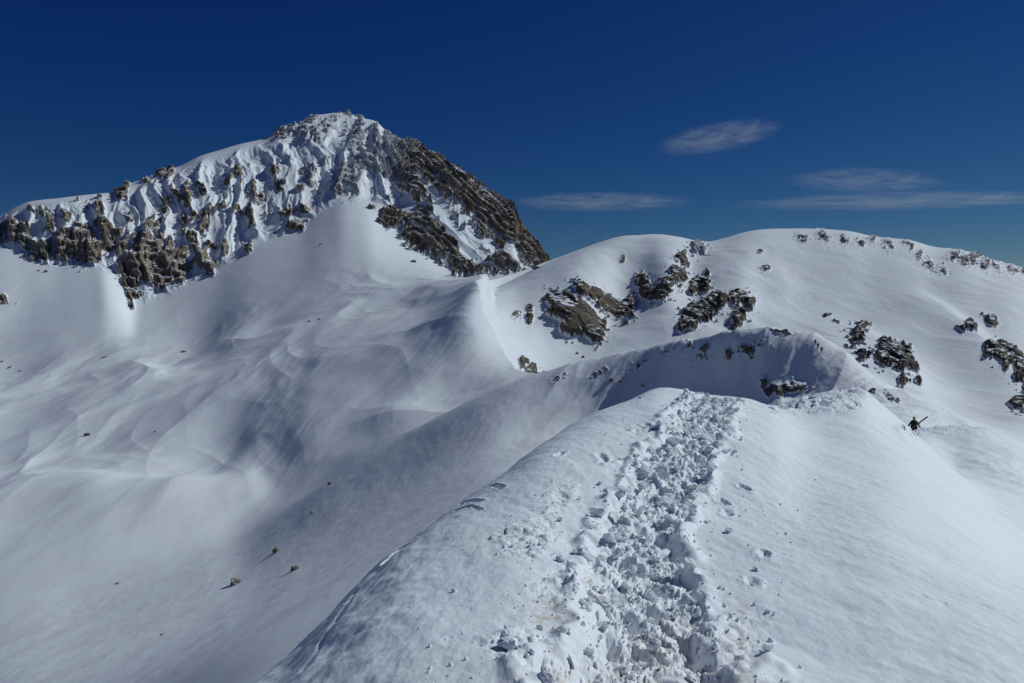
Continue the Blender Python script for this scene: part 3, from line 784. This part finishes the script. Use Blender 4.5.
BOULDERS = [  # px, py of the foot, width in pixels, height factor, label
 (235,584,17,.75,'f','largest lone brown boulder on the shaded slope at lower left'),
 (294,627,13,.7,'f','small pale boulder below the big lone boulder, nearest to the foreground ridge'),
 (276,553,11,1.0,'f','dark boulder standing at the lower end of the blue shaded hollow'),
 (312,514,5,.7,'f','tiny dark stone in the snow above the shaded hollow, lower of two'),
 (329,485,5,1.0,'f','tiny dark stone above another on the shaded slope edge'),
 (87,429,10,.5,'f','flat dark rock on the crest of the smooth snow dome at far left'),
 (184,351,9,.35,'f','low dark rock on the snow swell under the big mountain buttress'),
 (104,357,7,.35,'f','low dark rock at the rim of the bright snow basin'),
 (309,323,6,.4,'f','left one of two small rocks on the middle of the plateau'),
 (319,321,5,.5,'f','right one of two small rocks on the middle of the plateau'),
 (117,584,5,.6,'f','tiny stone on the lower left snow slope, higher of two'),
 (163,668,5,.6,'f','tiny stone on the lower left snow slope near the bottom edge'),
 (155,427,4,.5,'f','tiny stone beside the flat rock on the snow dome'),
 (46,272,6,.8,'f','small rock fallen onto the snow below the left cliffs, bigger of two'),
 (38,271,3,.9,'f','small rock fallen onto the snow below the left cliffs, smaller of two'),
 (10,367,5,.6,'f','small stone on the bright snow at the left edge below the cliffs'),
 (20,369,4,.6,'f','second small stone from the left edge on the bright snow'),
 (2,363,4,.6,'f','small stone cut by the left edge of the view, on bright snow'),
 (371,209,9,.75,'f','single dark boulder on the smooth snow fan under the summit'),
 (321,245,4,.8,'f','tiny stone alone on the snow fan below the broken rocks'),
 (456,272,15,.25,'f','long flat rock in the snow at the foot of the right rock face'),
 (413,262,9,.5,'f','small rock on the snow left of the long flat rock'),
 (538,266,14,.3,'f','long low rock where the right rock face meets the rounded snow shoulder'),
 (577,350,4,.8,'f','left one of two small rocks in the sunlit bottom of the snow bowl'),
 (583,354,4,1.0,'f','right one of two small rocks in the sunlit bottom of the snow bowl'),
 (634,322,4,.8,'f','single rock on snow right of the stepped rocks in the bowl'),
 (611,383,5,1.0,'s','left one of three dark stones on the shaded spur face'),
 (620,382,4,.9,'s','middle one of three dark stones on the shaded spur face'),
 (643,388,5,.6,'s','right one of three dark stones on the shaded spur face'),
 (896,414,3,1.4,'s','small dark stone on the slope just left of the skier with the skis'),
]
for k, (px, py, wpx, hf, reg, lab) in enumerate(BOULDERS):
    p, i, j = put(px, py, 'saddle' if reg == 's' else 'bench', 'crest')
    rad = wpx / F * p.y / 2
    o = bpy.data.objects.new('boulder', chunk_mesh('boulder', 40 + k, M_BOULD, 3, 15, 1.0, .30, False, .4, .8)); COL.objects.link(o)
    o.location = p + Vector((0, 0, rad * hf * .25)); o.scale = (rad, rad * .8, rad * hf); o.rotation_euler = (0, 0, random.uniform(-.5, .5))
    tag(o, lab, 'boulder', 'stones lying on the snow')

# --- clods of kicked-up snow
M_CLOD, nt_, b_ = simple('clod_snow', (.88, .92, .95), .6, .25)
co__ = nd(nt_, 'ShaderNodeTexCoord').outputs['Object']
nt_.links.new(bump(nt_, noise(nt_, co__, 4, 5, .7), .4, .10), b_.inputs['Normal'])
protos = [chunk_mesh('snow_clod', 300 + k, M_CLOD, 3, 12 + k % 5, .85, .30, False, .38, .78) for k in range(14)]
TPa = np.array([(a, b, c) for a, b, c in TP[1:]])
def trench_point():
    while True:
        k = random.randrange(len(TPa) - 1); t = random.random()
        q = TPa[k] * (1 - t) + TPa[k+1] * t
        seglen = math.dist(TPa[k][:2], TPa[k+1][:2])
        if random.random() > seglen / 3.0: continue
        off = random.gauss(0, .6)
        if abs(off) > 1.5: continue
        d = (TPa[k+1] - TPa[k])[:2]; n = np.array([d[1], -d[0]]) / (np.linalg.norm(d) + 1e-6)
        return q[0] + n[0] * off * q[2], q[1] + n[1] * off * q[2]
GX = U
def ground(x, y):
    j = int(np.argmin(np.abs(U - x / y)))
    rmax = ROW0[NAMES.index('saddle')]
    i = int(np.searchsorted(YD[:rmax, j], y)); i = min(i, rmax - 1)
    return float(Z[i, j])
def ground_any(x, y):
    j = int(np.argmin(np.abs(U - x / y)))
    i = min(int(np.searchsorted(YD[:, j], y)), NR - 1)
    return float(Z[i, j])
n_clod = 0
spots = []
for k in range(285):
    for _ in range(30):
        x, y = trench_point()
        r_ = min(.125, max(.022, random.lognormvariate(math.log(.053), .42)))
        if y > 3.2 and all((x-a)**2 + (y-b)**2 > (.8 * (r_ + c))**2 for a, b, c in spots): break
    spots.append((x, y, r_))
# loose ones lying on the clean snow beside it
for (px, py, r_) in [(728,533,.05),(731,530,.03),(755,571,.035),(752,585,.03),(768,610,.03),(717,449,.09),(726,452,.06),(735,451,.05),(742,470,.03),(540,548,.03),(455,592,.03),(640,400,.06),(560,520,.035),(579,500,.03),(600,487,.04)]:
    q = hit(px, py, 'start', 'hump'); spots.append((q[0], q[1], r_))
for (x, y, r_) in spots:
    o = bpy.data.objects.new('snow_clod', protos[random.randrange(len(protos))]); COL.objects.link(o)
    o.location = (x, y, ground(x, y) + r_ * .3)
    o.rotation_euler = (random.uniform(-.6, .6), random.uniform(-.6, .6), random.uniform(0, 6.28))
    o.scale = (r_ * random.uniform(.8, 1.25), r_ * random.uniform(.8, 1.1), r_ * random.uniform(.65, 1.0))
    tag(o, 'white clod of kicked-up snow in the trodden trench', 'snow clod', 'clods of kicked-up snow')
# crumbs past counting
cr = chunk_mesh('crumb', 999, M_CLOD, 1, 4, .9, .15, True)
cv = np.array([v.co[:] for v in cr.vertices]); cf = np.array([p.vertices[:] for p in cr.polygons])
vs, fs = [], []; n0 = 0
for k in range(4200):
    if k % 12 == 0:
        a, b = random.choice([(560,500),(525,545),(560,590),(500,650),(430,660),(740,640),(770,520),(640,430),(820,403),(720,430),(745,600),(560,560)])
        q = hit(a + random.gauss(0, 26), b + random.gauss(0, 22), 'start', 'hump'); x, y = q[0], q[1]
    else:
        x, y = trench_point(); x += random.gauss(0, .08); y += random.gauss(0, .08)
    if y < 2.5 or y > 30: continue
    r_ = min(.026, random.lognormvariate(math.log(.008), .45)) * (1 + .03 * y)
    R3 = np.array(Euler((random.uniform(0, 6), random.uniform(0, 6), random.uniform(0, 6))).to_matrix())
    v = (cv * [1, random.uniform(.6, 1), random.uniform(.5, 1)]) @ R3.T * r_ + [x, y, ground(x, y) + r_ * .3]
    vs.append(v); fs.append(cf + n0); n0 += len(cv)
me = bpy.data.meshes.new('snow_crumbs'); me.from_pydata(np.concatenate(vs).tolist(), [], np.concatenate(fs).tolist()); me.materials.append(M_CLOD)
for p in me.polygons: p.use_smooth = True
o = bpy.data.objects.new('snow_crumbs', me); COL.objects.link(o); o['kind'] = 'stuff'
o['label'] = 'loose crumbs of snow scattered in and beside the trodden trench'; o['category'] = 'snow crumbs'

# --- people
def skin_obj(name, pts, edges, radii, mat, parent=None, root=0, sub=2):
    me = bpy.data.meshes.new(name); me.from_pydata(pts, edges, []); me.materials.append(mat)
    o = bpy.data.objects.new(name, me); COL.objects.link(o)
    md = o.modifiers.new('skin', 'SKIN'); md.use_smooth_shade = True
    if not me.skin_vertices: me.skin_vertices.new()
    sk = me.skin_vertices[0].data
    for k, r in enumerate(radii):
        sk[k].radius = (r, r) if not isinstance(r, tuple) else r
    sk[root].use_root = True
    ss = o.modifiers.new('sub', 'SUBSURF'); ss.levels = sub; ss.render_levels = sub
    if parent: o.parent = parent
    return o
def mesh_of(name, bm, mat, parent=None, smooth_=True):
    me = bpy.data.meshes.new(name); bm.to_mesh(me); bm.free(); me.materials.append(mat)
    for p in me.polygons: p.use_smooth = smooth_
    o = bpy.data.objects.new(name, me); COL.objects.link(o)
    if parent: o.parent = parent
    return o
def ball(c, r, sub=3):
    bm = bmesh.new(); bmesh.ops.create_icosphere(bm, subdivisions=sub, radius=1)
    for v in bm.verts: v.co = Vector((v.co.x * r[0] + c[0], v.co.y * r[1] + c[1], v.co.z * r[2] + c[2]))
    return bm
def rbox(c, s_, bev=.02, seg_=2):
    bm = bmesh.new(); bmesh.ops.create_cube(bm, size=1)
    for v in bm.verts: v.co = Vector((v.co.x * s_[0], v.co.y * s_[1], v.co.z * s_[2])) + Vector(c)
    bmesh.ops.bevel(bm, geom=bm.edges[:], offset=bev, segments=seg_, affect='EDGES')
    return bm

M_SKIN = simple('person_skin', (.45, .28, .20), .6)[0]
def cloth(name, c):
    m, nt, b = simple(name, c, .85, .2)
    co = nd(nt, 'ShaderNodeTexCoord').outputs['Object']
    nt.links.new(bump(nt, noise(nt, co, 12, 4), .5, .03), b.inputs['Normal'])
    return m
def person(loc, rz, jacket_c, trouser_c, cap_c, label, stride=.16, arm=.22, detail=True):
    """1.78 m tall, facing +Y in its own frame"""
    root = bpy.data.objects.new('person', None); COL.objects.link(root)
    root.location = loc; root.rotation_euler = (0, 0, rz); tag(root, label, 'person', 'people walking along the snowy ridge')
    s1, s2 = stride, -stride
    P = [(0,0,.94),(0,.02,1.12),(0,.03,1.30),(0,.02,1.44),(0,.03,1.52),(0,.05,1.62),(0,.05,1.71),
         (.10,0,.90),(.12,s1*.6,.50),(.13,s1,.10),(.14,s1+.16,.04),
         (-.10,0,.90),(-.12,s2*.3,.50),(-.13,s2,.12),(-.14,s2+.15,.04),
         (.17,.02,1.41),(.17+arm*.6,-.02,1.16),(.17+arm*1.15,.08,.93),(.19+arm*1.2,.12,.86),
         (-.17,.02,1.41),(-.17-arm*.6,-.02,1.16),(-.17-arm*1.0,.08,.93),(-.19-arm*1.2,.12,.86)]
    Ed = [(0,1),(1,2),(2,3),(3,4),(4,5),(5,6),(0,7),(7,8),(8,9),(9,10),(0,11),(11,12),(12,13),(13,14),(3,15),(15,16),(16,17),(17,18),(3,19),(19,20),(20,21),(21,22)]
    Rr = [(.15,.11),(.14,.10),(.16,.11),(.12,.09),(.055,.055),(.085,.095),(.06,.07),
          .09,.062,.045,.04,.09,.062,.045,.04,.06,.042,.033,.036,.06,.042,.033,.036]
    body = skin_obj('body', P, Ed, Rr, M_SKIN, root, 0, 1)
    jm, tm_, cm = cloth('jacket_cloth', jacket_c), cloth('trouser_cloth', trouser_c), cloth('cap_cloth', cap_c)
    big = lambda r, k: tuple(x * k for x in r) if isinstance(r, tuple) else r * k
    sel = [0,1,2,3,15,16,17,19,20,21]
    ix = {v: n for n, v in enumerate(sel)}
    skin_obj('jacket', [P[v] for v in sel], [(ix[a], ix[b]) for a, b in Ed if a in ix and b in ix], [big(Rr[v], 1.7) for v in sel], jm, root, 0, 1)
    sel = [0,7,8,9,11,12,13]
    ix = {v: n for n, v in enumerate(sel)}
    skin_obj('trousers', [P[v] for v in sel], [(ix[a], ix[b]) for a, b in Ed if a in ix and b in ix], [big(Rr[v], 1.6) for v in sel], tm_, root, 0, 1)
    for v, q in ((9, 10), (13, 14)):
        skin_obj('boot', [tuple(P[v]), (P[v][0], P[v][1] - .02, .06), (P[q][0], P[q][1], .05)], [(0, 1), (1, 2)], [.062, .07, .05], cm, root, 0, 1)
    for v in (18, 22):
        x, y, z = P[v]; sgn = 1 if x > 0 else -1
        pts = [(x, y, z), (x + .01 * sgn, y + .03, z - .06)]; ed = [(0, 1)]; rr = [.038, .036]
        for f_ in range(4):
            a = len(pts); bx_ = x + .012 * sgn; by_ = y - .01 + f_ * .024
            ln = (.055, .065, .06, .048)[f_]
            pts += [(bx_, by_, z - .10), (bx_ - .02 * sgn, by_ + .005, z - .10 - ln)]; ed += [(1, a), (a, a + 1)]; rr += [.012, .010]
        a = len(pts); pts += [(x - .01 * sgn, y + .06, z - .05), (x - .02 * sgn, y + .075, z - .09)]; ed += [(0, a), (a, a + 1)]; rr += [.014, .011]
        skin_obj('glove', pts, ed, rr, cm, root, 0, 1)
    mesh_of('cap', ball((0, .045, 1.70), (.103, .115, .085)), cm, root)
    mesh_of('nose', ball((0, .152, 1.635), (.013, .02, .018), 2), M_SKIN, root)
    for q in (-1, 1):
        mesh_of('ear', ball((.088 * q, .04, 1.64), (.012, .022, .03), 2), M_SKIN, root)
    mesh_of('sunglasses', rbox((0, .135, 1.665), (.13, .03, .04), .012), cm, root)
    return root

pp, i_, j_ = put(914, 437, 'saddle', 'bench')
py_ = 63.0
px_ = u_of(914, e_of(425)) * py_
base = Vector((px_, py_, e_of(437) * py_))
gz = ground_any(px_, py_)
print('skier', base, 'ground', gz)

base.z = min(gz, e_of(439) * py_)
person(base, math.radians(-20), (.055, .055, .030), (.020, .020, .022), (.02, .02, .02),
       'person in dark olive jacket and black trousers carrying skis, walking behind the near snow edge', .14, .26)
M_PACK = cloth('pack_cloth', (.035, .030, .020))
pk = bpy.data.objects.new('backpack', None); COL.objects.link(pk); pk.location = base; pk.rotation_euler = (0, 0, math.radians(-20))
tag(pk, 'dark backpack worn by the person carrying skis', 'backpack')
mesh_of('pack_body', rbox((0, -.24, 1.24), (.32, .20, .50), .07, 3), M_PACK, pk)
mesh_of('lid', rbox((0, -.23, 1.52), (.29, .20, .09), .04, 2), M_PACK, pk)
for q in (-1, 1):
    skin_obj('strap', [(.10 * q, -.14, 1.46), (.12 * q, .03, 1.56), (.12 * q, .16, 1.38), (.13 * q, .10, 1.12), (.12 * q, -.12, 1.04)], [(0, 1), (1, 2), (2, 3), (3, 4)], [(.025, .012)] * 5, M_PACK, pk, 0, 1)
M_SKI = simple('ski_topsheet', (.05, .045, .05), .35, .5)[0]; M_BIND = simple('binding_metal', (.12, .12, .13), .4, .5)[0]
sk_ = bpy.data.objects.new('skis', None); COL.objects.link(sk_); sk_.location = base; sk_.rotation_euler = (0, 0, math.radians(-20))
tag(sk_, 'pair of dark skis strapped slantwise to the backpack, tips pointing up right', 'skis')
def ski(off):
    bm = bmesh.new(); n = 18; L_ = 1.62; rows_ = []
    dirv_ = Vector((.74, -.02, .67)).normalized(); sidev = Vector((.0, 1, 0)); nrm = dirv_.cross(sidev).normalized()
    c0 = Vector((-.27, -.38 - off, .86))
    for k in range(n + 1):
        t = k / n; wd = .045 + .018 * (2 * t - 1) ** 2
        if t > .94: wd *= max(.15, (1 - t) / .06)
        lift = .10 * max(0, (t - .88) / .12) ** 2 + .03 * max(0, (.05 - t) / .05)
        c = c0 + dirv_ * (t * L_) + sidev * -lift
        rows_.append([bm.verts.new(c + nrm * wd * a + sidev * .008 * b) for a, b in ((-1, -1), (1, -1), (1, 1), (-1, 1))])
    for k in range(n):
        for q in range(4): bm.faces.new((rows_[k][q], rows_[k][(q+1) % 4], rows_[k+1][(q+1) % 4], rows_[k+1][q]))
    bm.faces.new(rows_[0][::-1]); bm.faces.new(rows_[-1])
    bmesh.ops.recalc_face_normals(bm, faces=bm.faces[:])
    o = mesh_of('ski', bm, M_SKI, sk_, False)
    c = c0 + dirv_ * .75 - Vector((0, .04, 0))
    mesh_of('binding', rbox(c, (.16, .06, .08), .015), M_BIND, o)
ski(0.0); ski(.05)
# three tiny figures on the crest of the spur
for (px, py, ft, jc, lab) in [(815.5, 338, 344, (.05, .05, .07), 'topmost of three tiny walkers coming down the crest of the shaded spur'),
                          (818, 341, 347, (.10, .03, .03), 'middle one of three tiny walkers on the crest of the shaded spur'),
                          (821.5, 345, 351, (.03, .04, .05), 'lowest of three tiny walkers on the crest of the shaded spur')]:
    p, i, j = put(px, ft, 'bench', 'hollow')
    print('walker', p)
    person(p, math.radians(160), jc, (.02, .02, .025), (.03, .03, .03), lab, .18, .15)

# --- thin clouds
def cloud(name, c, r, tilt, tau, seed, label):
    bm = bmesh.new(); bmesh.ops.create_icosphere(bm, subdivisions=4, radius=1)
    from mathutils import noise as mn
    for v in bm.verts:
        v.co *= 1 + .25 * mn.fractal(v.co * 1.7 + Vector((seed, 0, 0)), 1, 2, 4)
    m = bpy.data.materials.new('thin_cloud'); m.use_nodes = True
    nt = m.node_tree; nt.nodes.clear()
    out = nt.nodes.new('ShaderNodeOutputMaterial'); vol = nt.nodes.new('ShaderNodeVolumePrincipled')
    vol.inputs['Color'].default_value = (.95, .97, 1, 1); vol.inputs['Anisotropy'].default_value = .2
    co = nd(nt, 'ShaderNodeTexCoord').outputs['Object']
    ln = nd(nt, 'ShaderNodeVectorMath'); ln.operation = 'LENGTH'; nt.links.new(co, ln.inputs[0])
    fall = maprange(nt, ln.outputs['Value'], 1.05, .5)
    st = mapping(nt, co, (2.4, 1.6, 2.0))
    nz = maprange(nt, noise(nt, st, 1.5, 6, .72, .9), .40, .72)
    d = mathn(nt, 'MULTIPLY', mathn(nt, 'MULTIPLY', fall, nz), tau * .95 / (1.1 * r[1]))
    nt.links.new(d, vol.inputs['Density']); nt.links.new(vol.outputs[0], out.inputs['Volume'])
    o = mesh_of(name, bm, m)
    o.location = c; o.scale = r; o.rotation_euler = (0, math.radians(tilt), 0)
    tag(o, label, 'cloud', 'thin clouds low over the right ridge')
def cl(px, py, rx, ry, dist, tilt, tau, seed, label):
    e = e_of(py); k = dist / F
    cloud('cloud', (u_of(px, e) * dist, dist, e * dist), (rx * k, 700, ry * k), tilt, tau, seed, label)
cl(600, 202, 100, 9, 11000, 0, 1.04, 3, 'long thin flat cloud nearest to the big mountain, low in the sky')
cl(718, 138, 66, 14, 10000, -8, 0.95, 11, 'small tilted thin cloud standing highest and alone in the sky')
cl(905, 201, 185, 9, 12000, -1, 0.95, 23, 'longest thin cloud streak just above the right ridge, reaching the edge')
cl(865, 181, 85, 13, 12500, 2, 0.66, 37, 'faint spread cloud lying right above the longest streak')

# ------------------------------------------------------------------ camera, light, sky
cam = bpy.data.cameras.new('camera'); co_ = bpy.data.objects.new('camera', cam); COL.objects.link(co_)
cam.sensor_width = 36; cam.lens = F * 36 / 1024; cam.clip_start = .05; cam.clip_end = 60000
co_.rotation_euler = (math.radians(90) - PITCH, 0, 0)
scene.camera = co_

SUN_AZ, SUN_EL = math.radians(67), math.radians(39)       # clockwise from the view direction
sun = bpy.data.lights.new('sun', 'SUN'); so = bpy.data.objects.new('sun', sun); COL.objects.link(so)
sun.energy = 3.6; sun.angle = math.radians(.53); sun.color = (.94, 1, 1)
dirv = Vector((math.sin(SUN_AZ) * math.cos(SUN_EL), math.cos(SUN_AZ) * math.cos(SUN_EL), math.sin(SUN_EL)))
so.rotation_euler = dirv.to_track_quat('Z', 'Y').to_euler()
w = bpy.data.worlds.new('World'); scene.world = w; w.use_nodes = True
nt = w.node_tree; bg = nt.nodes['Background']
sky = nt.nodes.new('ShaderNodeTexSky'); sky.sky_type = 'NISHITA'; sky.sun_disc = False
sky.sun_elevation = SUN_EL; sky.sun_rotation = SUN_AZ
sky.altitude = 2500; sky.air_density = 1.0; sky.dust_density = 0.0; sky.ozone_density = 3.0
# thin dry mountain air (and the lens) deepen the blue: per-channel response of the clear sky
sep = nt.nodes.new('ShaderNodeSeparateColor'); cmb = nt.nodes.new('ShaderNodeCombineColor')
nt.links.new(sky.outputs[0], sep.inputs[0])
for k, (g_, k_) in enumerate(((2.0, 1.6), (1.44, .87), (.91, .615))):
    a_ = mathn(nt, 'POWER', mathn(nt, 'MULTIPLY', sep.outputs[k], .0389), g_)
    nt.links.new(mathn(nt, 'MULTIPLY', a_, k_ / .0389), cmb.inputs[k])
nt.links.new(cmb.outputs[0], bg.inputs[0]); bg.inputs[1].default_value = .055

scene.view_settings.view_transform = 'Standard'; scene.view_settings.look = 'None'
scene.view_settings.exposure = -0.5; scene.view_settings.gamma = 1
scene.render.engine = 'CYCLES'
scene.cycles.max_bounces = 4; scene.cycles.diffuse_bounces = 3; scene.cycles.glossy_bounces = 1
scene.cycles.volume_bounces = 1; scene.cycles.transparent_max_bounces = 8
scene.cycles.use_denoising = True
print('script done', time.time() - T0)
